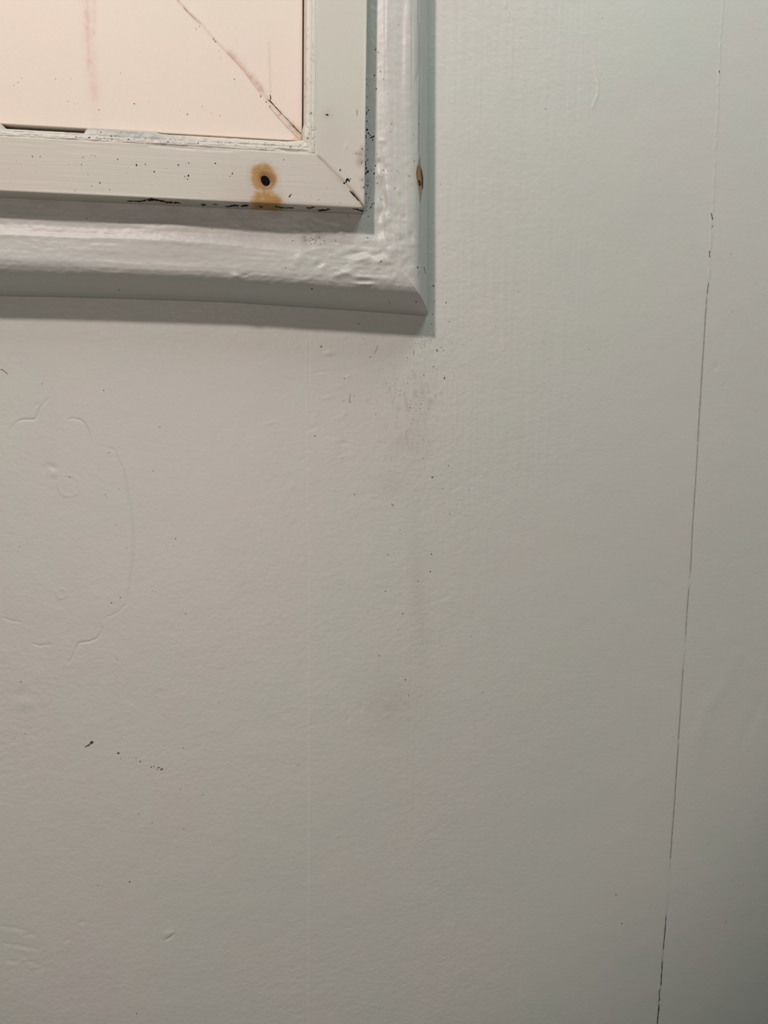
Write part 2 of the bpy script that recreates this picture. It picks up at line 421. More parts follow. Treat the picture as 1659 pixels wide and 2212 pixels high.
for k in range(60):      # wrinkles hanging where the shade begins
    a = rs.uniform(10, 620)
    HV.append((pw(a, 586+a*0.022+rs.uniform(-3, 14), 13.5), rs.uniform(.8, 2.8), rs.uniform(.25, .5), rs.uniform(-.10, .12), rs.uniform(-.15, .45)))
def mould_disp(x, z, d, s_):
    dh = 0.16*fbm(x/34, z/34, 71, 2) + 0.05*fbm(x/7, z/7, 72, 3)
    cw = corner_w(x, z)
    dh += cw*0.13*fbm(x/4.5, z/3.5, 73, 3)
    dh += (.03+.04*cw)*fbm(x/1.9, z/1.5, 74, 3)+.010*fbm(x/.9, z/.9, 85, 2)
    face = sst(5.5, 8, d)
    for c, rx, rz, am, an in HV:
        r = max(rx, rz)*2.6
        if abs(c[0]-x).min() > r: continue
        q = (np.abs(x-c[0]) < r) & (np.abs(z-c[1]) < r)
        if q.any():
            dh[q] += 1.9*am*np.exp(-spot(x[q], z[q], c, rx, rz, an)**2)
    dh = dh*(0.35+0.65*face)*sst(0, 1.0, d)
    return dh, dh*0, dh*0
def seated(x, z, dh):
    # flat and quiet where the frame sits on it
    under = (z > FC[1]+rz_*(x-FC[0])-0.8) & (x < FC[0]+sx_*(z-FC[1])+0.8)
    return np.where(under, np.clip(dh, -.1, 0.04), dh)
def rail_disp(x, z, d, s_):
    dh, a, b = mould_disp(x, z, d, s_)
    dh += 0.035*fbm((x+z)/3.4, (z-.3*x)/1.1, 75, 2)*sst(0, 1, d)*sst(0, 6, s_)
    dh += 0.20*np.exp(-((d-17.6)/1.0)**2)*(0.85+0.15*vn(x/1.6, x*0, 76))*sst(25, 95, s_)
    dh += 0.035*vn(x/9, d/0.9, 77)*sst(7, 10, d)*sst(0, 8, s_)
    return seated(x, z, dh), a, b
crk = pxl([(904, 60), (905, 160), (904, 240), (904, 345)], 12.5)
crk2 = pxl([(905, 440), (905, 520), (903, 600)], 12.5)
SPL = pxl([(904, 338), (904, 360), (905, 380), (907, 400), (906, 425), (905, 442)], 13)
def stile_disp(x, z, d, s_):
    dh, a, b = mould_disp(x, z, d, s_)
    dh += (0.05*vn(d/0.7, z/26, 78) + 0.06*vn(d/2.0, z/40, 79))*sst(0, 1, d)*sst(0, 14, s_) 
    for q in (crk, crk2):
        dd, sd, fr = polyd(x, z, q); dh -= 0.22*np.exp(-(dd/0.25)**2)*np.sin(np.pi*np.clip(fr, 0, 1))**.3
    # paint step that wanders down the ovolo at the top
    q = pxl([(900, -40), (898, 60), (900, 110), (898, 165), (886, 205)], 11.5)
    dd, sd, fr = polyd(x, z, q); dh += 0.22*np.tanh(dd*sd/.35)*np.exp(-dd/2.4)*sst(1, .8, fr)*-1
    q = pxl([(832, 465), (832, 500), (831, 545)], 15)
    dd, sd, fr = polyd(x, z, q); dh += 0.20*np.exp(-(dd/.35)**2)*np.sin(np.pi*np.clip(fr, 0, 1))**.5
    q = pxl([(836, -30), (835, 40), (833, 90), (829, 130)], 15)
    dd, sd, fr = polyd(x, z, q); dh += 0.10*np.exp(-(dd/.6)**2)*(fr < 1)
    e = spot(x, z, pw(906, 386, 13), 1.25, 5.0); dh -= 0.55*np.exp(-e**4)
    return seated(x, z, dh), a, b
def mould_col(x, z, d, s_, hh):
    C = tintc(x, z, MOULDC, 81, 0.016)
    # grime in pits near the corner
    g = sst(0.35, 1.0, fbm(x/1.1, z/1.6, 82, 3))
    mixc(C, (0.30, 0.28, 0.26), 0.55*g*np.exp(-spot(x, z, pw(823, 370, 14), 3.2, 8)**2))
    mixc(C, (0.30, 0.28, 0.26), 0.4*g*np.exp(-spot(x, z, pw(690, 518, 14), 7, 2.4)**2))
    mixc(C, (0.28, 0.29, 0.27), 0.5*np.exp(-((d-32)/7)**2)*0.35*sst(-.3, .6, fbm(x/5, z/5, 83, 2)))  # patchy greyer band along the foot of the flat frame
    return C
def stile_col(x, z, d, s_, hh):
    C = mould_col(x, z, d, s_, hh)
    for q in (crk, crk2):
        dd, sd, fr = polyd(x, z, q); mixc(C, (0.30, 0.32, 0.30), 0.6*np.exp(-(dd/.2)**2)*((fr > 0) & (fr < 1)))
    dd, sd, fr = polyd(x, z, SPL)
    wdt = np.interp(fr, [0, .2, .28, .42, .6, .75, 1], [.10, .35, 1.2, 1.75, 1.45, .9, .1])
    inside = sst(1.12, 0.80, dd/np.maximum(wdt, .05))*((fr > 0.0) & (fr < 1))
    mixc(C, (0.27, 0.20, 0.12), inside*0.9)
    body = inside*sst(.20, .30, fr)*sst(.74, .6, fr)
    mixc(C, (0.42, 0.20, 0.05), body)
    mixc(C, (0.055, 0.016, 0.004), body*sst(0.15, 0.5, sd*dd/np.maximum(wdt, .1)))
    mixc(C, (0.25, 0.105, 0.02), body*sst(-0.45, -0.75, sd*dd/np.maximum(wdt, .1)))
    mixc(C, (0.30, 0.25, 0.17), inside*sst(.62, .76, fr)*.8)
    halo = np.exp(-spot(x, z, pw(902, 380, 13), 2.4, 4)**2)
    mixc(C, (0.52, 0.36, 0.22), 0.35*halo*(1-inside))
    return C
svr = np.r_[np.arange(-0.12, 150, 0.33), np.arange(150, 330, 3)]
svs = np.r_[np.arange(-0.12, 100, 0.3), np.arange(100, 290, 3)]
mould = empty('wood_moulding', (MC[0]*MM, 0, MC[1]*MM))
mould['label'] = 'wide grey-white rounded wooden moulding with lumpy mitred corner, fixed flat on the wall'
mould['category'] = 'moulding'
m_rail = sweep('bottom_rail', md, mh, mback, map_rail, svr, rail_disp, mould_col, M_MOULD, None)
m_stile = sweep('upright', md, mh, mback, map_stile, svs, stile_disp, stile_col, M_MOULD, None)
m_stile['label'] = 'upright moulding length with a rusty split in its outer edge'

# --- inner flat frame standing on the moulding
prof_f = [(0, 17.3), (0.0, FH-.5), (0.12, FH-.15), (0.45, FH), (wr-.3, FH), (wr, FH-.1), (wr+.25, FH+.12), (wr+1.2, FH+.1), (wr+1.7, FH-.35), (wr+2.2, FH-.25), (wr+3.2, FH-.6), (wr+lw-.2, FH-1.6), (wr+lw, FH-3), (wr+lw, 17.6)]
fd, fh = smooth_profile(prof_f, 0.14, 0.5)
fd[0], fh[0] = 0, 17.3
fback = [(wr+lw, 17.3), (wr*.5, 17.3)]
def fmap_r(d, s_):
    x = FC[0]-d*ratio-s_; return x, FC[1]+d+rz_*(x-FC[0]+d*ratio)
def fmap_s(d, s_):
    z = FC[1]+d+s_; return FC[0]-d*ratio+sx_*(z-FC[1]-d), z
JOINT = pxl([(683, 334), (700, 350), (720, 372), (742, 393), (757, 408), (773, 427), (788, 450)], FH)
def joint_stuff(x, z, C=None):
    dd, sd, fr = polyd(x, z, JOINT)
    return dd, fr
def fr_disp(x, z, d, s_):
    on = sst(0.3, 1.2, d)*(1-sst(wr-.6, wr-.2, d))
    dh = 0.10*fbm(x/40, z/40, 101, 2)*on + 0.004*vn(x/14, d/0.35, 102)*on + 0.006*vn(x/30, d/0.8, 103)*on
    lip = sst(wr-.1, wr+.3, d)*(1-sst(wr+lw-.1, wr+lw, d))
    dh += lip*(0.12*fbm(x/2.2, d/.9, 104, 3)+0.10*vn(x/10, d*0, 105))
    dd, fr = joint_stuff(x, z); dh -= 0.16*np.exp(-(dd/.45)**2)*sst(.0, .1, fr)*(fh[None, :] > FH-1)
    # raised sealant over the inside corner of the flat, shallow shaded fold
    q = pxl([(594, 321), (615, 325), (640, 327), (668, 328)], FH); d2, s2, f2 = polyd(x, z, q)
    dh += -0.45*np.exp(-(d2/.5)**2)*np.sin(np.pi*np.clip(f2, 0, 1))**.5
    q = pxl([(318, 313), (360, 316), (395, 320), (430, 322), (465, 324), (520, 326)], FH); d2, s2, f2 = polyd(x, z, q)
    dh += -0.14*np.exp(-(d2/.45)**2)*(0.5+.5*vn(x/3, x*0, 106))*np.sin(np.pi*np.clip(f2, 0, 1))**.3
    c = pw(573, 388, FH); e = spot(x, z, c, 1.8, 2.3, .4); dh -= 0.35*np.exp(-e**4)
    # the lip is broken away over a stretch on the left: an open gap
    a0 = pw(14, 275, 22)[0]; a1 = pw(187, 285, 22)[0]
    gp = sst(a0-.8, a0+.4, x)*(1-sst(a1-.4, a1+.3, x))
    zoff = -1.05*gp*sst(wr+1.5, wr+3.4, d)
    # elsewhere sealant pushes over the panel
    b0 = pw(190, 285, 22)[0]; b1 = pw(352, 296, 22)[0]
    gs = sst(b0-.5, b0+.8, x)*(1-sst(b1-3, b1, x)); gs2 = 1-sst(a0-1.5, a0-.5, x)
    zoff = zoff + (0.66*gs+.6*gs2)*sst(wr+1.8, wr+3.2, d)*(1+.2*vn(x/1.6, x*0, 107))
    zoff = zoff + 0*x
    cn = sst(6.0, 0.0, s_); zoff = zoff + cn*.7*sst(wr+2, wr+3.2, d)
    zoff = np.where(fh[None, :] > PH+0.38, zoff, np.minimum(zoff, 0))
    return dh, dh*0, zoff
def fs_disp(x, z, d, s_):
    on = sst(0.3, 1.2, d)*(1-sst(wr-.6, wr-.2, d))
    dh = 0.10*fbm(x/40, z/40, 101, 2)*on + 0.004*vn(d/0.5, z/20, 112)*on
    lip = sst(wr-.1, wr+.3, d)*(1-sst(wr+lw-.1, wr+lw, d))
    near = sst(22, 0, s_)
    dh += lip*(0.02*fbm(d/.5, z/12, 113, 2)+near*0.13*fbm(x/1.2, z/2.0, 114, 3))
    dd, fr = joint_stuff(x, z); dh -= 0.16*np.exp(-(dd/.45)**2)*sst(.0, .1, fr)*(fh[None, :] > FH-1)
    dh += 0.07*np.exp(-spot(x, z, pw(748, 316, FH), .5, 1.1, -.4)**2)
    xo = -0.55*sst(6.5, 3.5, s_)*sst(wr+2, wr+3.2, d)*(1+.3*vn(z/1.3, z*0, 117))
    xo = np.where(fh[None, :] > PH+0.38, xo, 0)
    return dh, xo, dh*0
def frame_col(x, z, d, s_, hh):
    C = tintc(x, z, FRAMEC, 121, 0.02)
    mixc(C, LIPC, sst(wr-.1, wr+.3, d)*0.7)
    lipz = sst(wr-.1, wr+.4, d)
    g = sst(.35, 1.0, fbm(x/.9, z/1.1, 122, 3)); mixc(C, (0.42, 0.37, 0.31), 0.55*g*lipz*(sst(75, 20, s_)*.5+.35))
    grey = np.exp(-spot(x, z, pw(270, 293, 23), 20, 1.5, -.05)**2); mixc(C, (0.37, 0.39, 0.36), 0.9*grey)
    grey = np.exp(-spot(x, z, pw(0, 279, 23), 3, 1.0)**2); mixc(C, (0.42, 0.46, 0.44), 0.6*grey)
    dd, fr = joint_stuff(x, z)
    wj = 0.60+0.2*vn(x/2, z/2, 123)
    mixc(C, (0.33, 0.27, 0.21), 0.75*np.exp(-(dd/wj)**2)*sst(0, .04, fr)*(0.65+.35*vn(x/1.5, z*0, 124)))
    mixc(C, (0.42, 0.35, 0.28), 0.25*np.exp(-(dd/1.6)**2)*sst(.2, .6, fr))
    mixc(C, (0.12, 0.09, 0.07), 0.8*np.exp(-(dd/.22)**2)*sst(.68, .72, fr)*(fr < .985))
    return C
def frail_col(x, z, d, s_, hh):
    C = frame_col(x, z, d, s_, hh)
    face = (d < wr+.2)
    C *= (1+0.010*vn(x/25, d/0.5, 131)+0.010*vn(x/60, d/1.3, 132))[..., None]
    # rust bloom round the nail
    nz = fbm(x/1.5, z/1.5, 133, 3)
    e1 = spot(x, z, pw(569, 384, FH), 4.5, 4.9)+0.07*nz
    e2 = spot(x, z, pw(574, 437, FH), 5.7, 4.3)+0.12*nz
    e0 = np.minimum(e1, e2)
    mixc(C, (0.50, 0.42, 0.36), 0.35*sst(1.55, 1.0, e0))
    mixc(C, (0.50, 0.33, 0.14), 0.85*sst(1.12, .88, e0))
    mixc(C, (0.41, 0.205, 0.055), 0.9*sst(1.02, .72, e1)*(1-.3*sst(.3, .9, nz)))
    mixc(C, (0.40, 0.20, 0.05), 0.9*sst(.98, .6, e2)*(1-.4*sst(.2, .8, nz)))
    mixc(C, (0.22, 0.09, 0.03), 0.75*np.exp(-spot(x, z, pw(575, 389, FH), 2.5, 2.9, .5)**4))
    mixc(C, (0.26, 0.11, 0.035), 0.7*np.exp(-spot(x, z, pw(586, 390, FH), 1.4, 2.2)**2))
    mixc(C, (0.30, 0.14, 0.05), 0.6*np.exp(-spot(x, z, pw(570, 411, FH), .4, 1.0)**2))
    mixc(C, (0.36, 0.17, 0.04), 0.6*np.exp(-spot(x, z, pw(598, 432, FH), 1.2, 1.0)**2))
    mixc(C, (0.52, 0.42, 0.34), 0.35*np.exp(-spot(x, z, pw(538, 384, FH), .7, 3)**2))
    mixc(C, (0.50, 0.41, 0.34), 0.25*np.exp(-spot(x, z, pw(515, 405, FH), 6, 7)**2))
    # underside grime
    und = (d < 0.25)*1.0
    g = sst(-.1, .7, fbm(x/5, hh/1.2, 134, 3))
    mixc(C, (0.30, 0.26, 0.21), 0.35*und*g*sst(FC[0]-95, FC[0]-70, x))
    return C
def fstile_col(x, z, d, s_, hh):
    C = frame_col(x, z, d, s_, hh)
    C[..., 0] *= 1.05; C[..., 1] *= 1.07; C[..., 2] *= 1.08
    mixc(C, (0.34, 0.25, 0.20), 0.8*np.exp(-spot(x, z, pw(771.5, 243, FH), .3, 1.15)**4))
    for a, b, r, rr, f in [(783, 322, .8, 1.2, .5), (774, 331, 1.6, .7, .45), (780, 334, 1.2, .9, .4), (777, 350, 1.3, 1.5, .55), (782, 343, 1, 2, .3), (782, 388, .9, 1, .4), (783, 405, .8, .8, .4), (707, 248, 1.6, 1.6, .25), (718, 300, 8, 12, .12)]:
        mixc(C, (0.30, 0.24, 0.20), f*np.exp(-spot(x, z, pw(a, b, FH), r, rr)**2))
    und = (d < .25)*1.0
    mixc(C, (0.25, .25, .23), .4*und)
    return C
frame = empty('panel_frame', (FC[0]*MM, -17.2*MM, FC[1]*MM))
frame['label'] = 'flat off-white mitred frame with a rust-ringed nail, standing on the rounded moulding'
frame['category'] = 'frame'
fsr = np.r_[np.arange(0, 135, 0.25), np.arange(135, 300, 3)]
fss = np.r_[np.arange(-0.08, 85, 0.25), np.arange(85, 260, 3)]
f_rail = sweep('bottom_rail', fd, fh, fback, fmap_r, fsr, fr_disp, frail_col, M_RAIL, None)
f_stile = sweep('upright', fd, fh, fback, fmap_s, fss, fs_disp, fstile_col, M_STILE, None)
f_rail['label'] = 'horizontal frame rail with an orange rust stain'

# --- pale pink panel held inside the frame
inr = wr+lw
pcx, pcz = FC[0]-inr*ratio, FC[1]+inr
gap = 0.42
px_ = np.r_[pcx-gap-np.arange(0, 125, 0.35), pcx-gap-125-np.arange(3, 150, 6)][::-1]
pz_ = np.r_[np.arange(0, 78, 0.35), 78+np.arange(3, 160, 6)]
PX, PZs = np.meshgrid(px_, pz_, indexing='ij')
PZ = pcz+0.62+PZs+rz_*(PX-pcx)
PX = PX+sx_*PZs
DG = pxl([(370, -14), (383, 0), (405, 25), (432, 50), (462, 84), (494, 117), (528, 154), (560, 192), (575, 212), (612, 253), (655, 303)], PH)
dd, sd, fr = polyd(PX, PZ, DG)
HP = 0.08*fbm(PX/60, PZ/60, 141, 2)+0.006*fbm(PX/5, PZ/5, 142, 2)
HP += 0.14*np.exp(-dd/2.0)*(0.5+.5*np.tanh(sd*dd/.4)) - 0.05*np.exp(-(dd/.4)**2)
CP = tintc(PX, PZ, PANELC, 145, 0.018)
nz = fbm(PX/1.3, PZ/1.3, 146, 3)
def line(pxs, col, wd, f, nzs=.4):
    d_, s_, f_ = polyd(PX, PZ, pxl(pxs, PH))
    mixc(CP, col, f*np.exp(-(d_/wd)**2)*np.clip(1+nzs*nz, 0, 1.4))
line([(383, 0), (405, 25), (432, 50)], (0.55, 0.36, 0.30), .4, .6)
line([(432, 50), (462, 84), (494, 117)], (0.62, 0.48, 0.42), .35, .5)
line([(494, 114), (515, 135), (540, 165), (565, 195)], (0.62, 0.40, 0.33), .8, .55)
line([(500, 112), (525, 135)], (0.68, 0.48, 0.42), 1.1, .3)
line([(545, 165), (560, 185), (572, 205)], (0.60, 0.38, 0.28), .9, .4)
line([(581, 90), (583, 150), (584, 200)], (0.66, 0.48, 0.39), .30, .5, 0)
line([(578, 214), (605, 243), (655, 300)], (0.60, 0.40, 0.33), .9, .35)
line([(583, 232), (615, 268), (650, 305)], (0.60, 0.42, 0.36), .4, .5)
line([(630, 270), (645, 284), (655, 293)], (0.42, 0.28, 0.15), 1.3, .45)
line([(640, 302), (653, 304)], (0.66, 0.40, 0.20), 1.4, .5)
line([(655, 0), (655, 285)], (0.85, 0.60, 0.40), 1.0, .5, 0)
streakc = [(185, -20), (189, 30), (191, 80), (195, 120), (200, 170), (207, 230), (212, 245)]
d_, s_, f_ = polyd(PX, PZ, pxl(streakc, PH))
mixc(CP, (0.74, 0.50, 0.42), .45*np.exp(-(d_/1.6)**2)*np.clip(1+.5*nz, .2, 1.3)*sst(1, .8, f_))
line([(187, 0), (190, 90), (193, 150)], (0.68, 0.45, 0.38), .5, .35)
line([(204, 0), (205, 40), (203, 75)], (0.70, 0.46, 0.38), .5, .35)
line([(208, 180), (210, 260), (205, 290)], (0.78, 0.58, 0.50), 2.2, .18)
nP, mP = PX.shape
front = np.stack([PX*MM, -(PH+HP)*MM, PZ*MM], -1).reshape(-1, 3)
cr = [0, (nP-1)*mP, nP*mP-1, mP-1]
backp = front[cr].copy(); backp[:, 1] = -17.9*MM
i0 = np.arange(nP)*mP; j0 = (nP-1)*mP+np.arange(mP); i1 = i0[::-1]+mP-1; j1 = np.arange(mP)[::-1]
loopv = np.r_[i0, j0[1:], i1[1:], j1[1:-1]]
ring = front[loopv].copy(); ring[:, 1] = -17.9*MM
V = np.concatenate([front, ring]); nbv = nP*mP; nr = len(loopv)
fq = quads(nP, mP).tolist()
fq += [[int(loopv[k]), int(loopv[(k+1) % nr]), nbv+(k+1) % nr, nbv+k] for k in range(nr)]
fq.append(list(range(nbv, nbv+nr)))
CPc = np.concatenate([CP.reshape(-1, 3), np.tile((0.09, 0.105, 0.105), (len(loopv), 1))])  # panel sides coloured dark to stand for the shade in the gap
panel = mesh_obj('pink_panel', V, fq, M_PANEL, None, CPc, flat_tail=nr+1)
panel['label'] = 'pale pink flat panel with a diagonal crease, held inside the off-white frame'
panel['category'] = 'panel'

for p_, e_ in ((m_rail, mould), (m_stile, mould), (f_rail, frame), (f_stile, frame)):
    adopt(p_, e_)
bpy.context.view_layer.update()

# ------------------------------------------------------------------ marks that lie on the surfaces
from mathutils.bvhtree import BVHTree
trees = {}
def tree_of(o):
    if o.name not in trees:
        if o is wall:
            trees[o.name] = None
        else:
            me = o.data
            trees[o.name] = BVHTree.FromPolygons([v.co.copy() for v in me.vertices], [tuple(p.vertices) for p in me.polygons])
    return trees[o.name]
def wall_hit(px, py):
    x, z = pw(px, py)
    i = int(np.clip(np.searchsorted(xs, x), 1, len(xs)-2)); j = int(np.clip(np.searchsorted(zs, z), 1, len(zs)-2))
    fx = (x-xs[i-1])/(xs[i]-xs[i-1]); fz = (z-zs[j-1])/(zs[j]-zs[j-1])
    h = (H[i-1, j-1]*(1-fx)+H[i, j-1]*fx)*(1-fz)+(H[i-1, j]*(1-fx)+H[i, j]*fx)*fz
    return Vector((x*MM, -float(h)*MM, z*MM)), Vector((0, -1, 0))
def hit(o, px, py):
    if o is wall: return wall_hit(px, py)
    d = Vector(ray(px, py)).normalized()
    loc, nrm, _, _ = tree_of(o).ray_cast(Vector(CAMP), d)
    if loc is None and o is f_rail: loc, nrm, _, _ = tree_of(f_stile).ray_cast(Vector(CAMP), d)
    if loc is None: return None, None
    if nrm.dot(d) > 0: nrm = -nrm
    return loc, nrm
class Marks:
    def __init__(s): s.v = []; s.f = []; s.c = []
    def poly(s, o, pts, col, thick=0.035, lift=0.02):
        """a crumb of matter whose outline is laid on the host surface"""
        P = []
        for a, b in pts:
            l, nn = hit(o, a, b)
            if l is None: return
            P.append((l, nn))
        cx = sum(p[0] for p in pts)/len(pts); cy = sum(p[1] for p in pts)/len(pts)
        l0, n0 = hit(o, cx, cy)
        if l0 is None: return
        if max((l-l0).length for l, _ in P) > 0.02: return
        k = len(s.v)
        for l, nn in P: s.v.append(l-n0*0.03*MM); s.c.append(col)
        for l, nn in P: s.v.append(l.lerp(l0, .25)+n0*(thick*.7+lift)*MM); s.c.append(col)
        s.v.append(l0+n0*(thick+lift)*MM); s.c.append(col)
        n = len(P)
        for i in range(n):
            j = (i+1) % n
            s.f.append([k+i, k+j, k+n+j, k+n+i]); s.f.append([k+n+i, k+n+j, k+2*n])
    def dot(s, o, px, py, rx, ry=None, col=.03, ang=0, rag=.3, seed=None):
        ry = ry or rx; rsd = np.random.RandomState(int(px*7+py*13) & 0xffff)
        if np.isscalar(col): col = (col, col*.92, col*.8)
        if o is wall:
            col = tuple(c*1.15+.025 for c in col); rx *= .92; ry *= .92
        n = 9; pts = []
        for i in range(n):
            t = 2*math.pi*i/n; r = 1+rsd.uniform(-rag, rag)
            a = math.cos(t)*rx*r; b = math.sin(t)*ry*r
            pts.append((px+a*math.cos(ang)-b*math.sin(ang), py+a*math.sin(ang)+b*math.cos(ang)))
        s.poly(o, pts, col)
    def line(s, o, pts, wd, col=.03, step=4.0):
        if np.isscalar(col): col = (col, col*.92, col*.8)
        p = np.array(pts, float); L = np.r_[0, np.cumsum(np.hypot(*np.diff(p, axis=0).T))]
        n = max(3, int(L[-1]/step)+1); t = np.linspace(0, L[-1], n)
        xx = np.interp(t, L, p[:, 0]); yy = np.interp(t, L, p[:, 1])
        rsd = np.random.RandomState(int(p[0, 0]*3+p[0, 1]) & 0xffff)
        k = len(s.v); pts_ok = True
        for i in range(n):
            a = max(0, i-1); b = min(n-1, i+1); tx_, ty_ = xx[b]-xx[a], yy[b]-yy[a]; l_ = math.hypot(tx_, ty_) or 1
            ww = wd/2*(0.35 if i in (0, n-1) else 1+rsd.uniform(-.35, .35))
            jx = rsd.uniform(-.25, .25)
            for q, e in ((-1, .0), (-.4, .03), (.4, .03), (1, .0)):
                l, nn = hit(o, xx[i]+jx-ty_/l_*ww*q, yy[i]+tx_/l_*ww*q)
                if l is None:
                    pts_ok = False; break
                s.v.append(l+nn*(e+.012)*MM); s.c.append(col)
            if not pts_ok: break
        if not pts_ok:
            del s.v[k:]; del s.c[k:]; return
        for i in range(n-1):
            for q in range(3):
                a = k+i*4+q; s.f.append([a, a+1, a+5, a+4])
    def build(s, name, parent, label=None, mat=None):
        o = mesh_obj(name, [tuple(v) for v in s.v], s.f, mat or M_DIRT, None, s.c)
        if parent is not wall:
            top = parent
            o.parent = parent
            o.matrix_parent_inverse = parent.matrix_world.inverted()
        else: o.parent = wall
        if label: o['label'] = label
        return o

K = .02
# wall
mk = Marks()
WD = [(694, 749, 3, 2, .10), (800, 771, 1.3, 1.8, .08), (960, 817, 1.6, 2.6, .04), (934, 1031, 2.6, 2.0, K), (940, 1029, .9, 1.6, .12), (680, 942, 1.6, 1.5, K),
      (766, 1068, 1.4, 1.3, K), (944, 757, 1.6, 3.2, .05, -.5), (958, 757, 1.3, 1.4, .05), (953, 751, 1.2, 1.8, .2), (936, 792, 1.7, 1.5, .12), (915, 810, 1.5, 1.6, .08), (744, 818, 1.1, 2.2, .1, -.6),
      (886, 881, 2, 1.3, .12), (907, 882, 2.2, 1.2, .14, .4), (910, 872, 1.2, 1.8, .22), (812, 895, 1.1, 1.8, .15, .3), (757, 868, 1, 3, .16, .3), (765, 855, 1, 2.2, .25), (743, 865, 1.5, 1.8, .3), (880, 773, 1.8, 1.5, .2),
      (957, 752, .8, .8, .3), (970, 695, 1.1, 2.0, .08), (963, 654, 1.7, 2.4, .13), (999, 744, 1.1, 1.1, .12), (1178, 236, 1.3, 1.6, .04), (969, 1006, 1, 2.4, .14), (966, 1014, .9, 1.2, .25), (914, 990, 1.4, 1.2, .15), (846, 993, 1, 1.5, .12, -.5),
      (956, 1055, 1.3, 1.3, .1), (972, 1110, 1.7, 1.4, .16), (1013, 1057, 1, 1.1, .12), (864, 1144, 1.4, 1.0, .14), (903, 1029, 1, 1, .2), (926, 955, 1, 1, .15), (977, 1018, .8, 1.4, .25), (1070, 706, .9, 1, .25),
      (838, 1198, 1.8, 1.4, .12, .5), (851, 1195, 1.1, 1, .12), (932, 1197, 1.5, 2.0, .07), (933, 1206, .9, 1.6, .3), (930, 1235, 2.2, 2.2, .09), (903, 1256, 1.8, 1.8, .13), (833, 1278, 1.6, 1.6, .07), (864, 1283, 1, 1, .2),
      (870, 1326, 2.2, 1.9, .12), (795, 1322, .9, .9, .12), (915, 1350, 1, 1, .2), (922, 1386, 1.2, 1.3, .2), (819, 1416, 1.4, 1.7, .12), (860, 1361, 1.2, 1.6, .28), (876, 1469, 1.9, 1.8, .1), (883, 1503, 1.4, 1.6, .2), (1043, 1496, 1.9, 1.7, .28),
      (1018, 1375, 1.5, 1.6, .3), (955, 1396, 1.1, 1.3, .3), (644, 1653, 1.6, 1.6, .3), (1330, 1932, 2, 1.9, .16), (1343, 1994, 1.8, 1.9, .18), (1405, 1956, 1.2, 1.3, .25), (1568, 1990, 1.4, 1.4, .25), (1578, 549, 1.6, 1.6, .2), (1582, 674, 1.6, 1.3, .25),
      (224, 843, 1.6, 1.5, .12), (345, 922, 1.6, 1.4, .07), (331, 1017, 1.4, 1.3, .09), (91, 829, 1.3, 1.2, .13), (235, 978, 1.2, 1.6, .14), (228, 1068, 1, 1.8, .18), (230, 1073, 1.1, 1, .18), (257, 1055, 1.2, .8, .2), (251, 1133, 1.5, 1.6, .22), (42, 1181, 1.3, 1.2, .07),
      (274, 1184, 1.4, 1.1, .2), (379, 1164, 2, 1.5, .18), (359, 1179, 1, 1.3, .25), (374, 1180, 1, 1.6, .27), (260, 1291, 1.7, 1.4, .1), (241, 1302, 1.8, 1.6, .1), (329, 1276, 1.2, 1.3, .2), (401, 1326, 1.4, 1.4, .07), (396, 1361, 1.1, 1, .22), (151, 1031, 1.8, 1.6, .15), (253, 1424, 1.8, .9, .2),
      (45, 1473, 1.8, 1.5, .09, .4), (256, 1627, 3.2, 2.6, .07), (261, 1638, 1.3, 1.5, .25), (294, 1638, 1.2, 1.2, .12), (303, 1645, 2.2, 2.6, .08, .5), (263, 1595, 1, 1, .15), (250, 1582, 1, 1, .2), (390, 1704, 1.3, 1.4, .15), (397, 1790, 1.6, 1.6, .22), (329, 1777, 1.5, 1.5, .22), (300, 1757, 1.8, 1.5, .28),
      (280, 1904, 1.8, 2.2, .04), (211, 1912, 1.8, 1, .12), (92, 1909, 1, 1, .14), (296, 2189, 1.5, 1.7, .06), (355, 1612, 1, 1.2, .25), (396, 1615, 2.2, 1.6, .28), (438, 1716, 1.4, 2.2, .3), (30, 1596, 1.9, 1.4, .25), (54, 1585, 1.8, 1.2, .25), (253, 1463, 1.6, 1, .25), (473, 1520, 1, 1, .12),
      (875, 1520, 1.1, 1.6, .3), (975, 740, .8, .8, .3), (932, 700, 1.2, 1.4, .12), (923, 716, 1, 1.5, .14), (943, 712, 1, 1.4, .2), (936, 618, 2, 2.3, .02), (943, 609, 1, 1, .2), (934, 679, 1.2, 2.2, .06), (938, 652, 1.3, 1.3, .12), (1298, 162, .8, 1.6, .25), (951, 398, 1.2, 1.3, .18), (1117, 142, .9, .9, .3), (1301, 39, 1.2, 1.4, .3), (1101, 28, 1.5, 1, .2),
      (775, 699, 1.2, 1.8, .07), (784, 731, 1, 1.6, .1), (722, 737, .8, 1, .2), (1272, 755, 1.2, 1, .15), (1174, 738, 1.4, 1.6, .3), (1119, 630, 1.2, 1.2, .2)]
for q in WD:
    mk.dot(wall, q[0], q[1], q[2], q[3], q[4], q[5] if len(q) > 5 else 0)
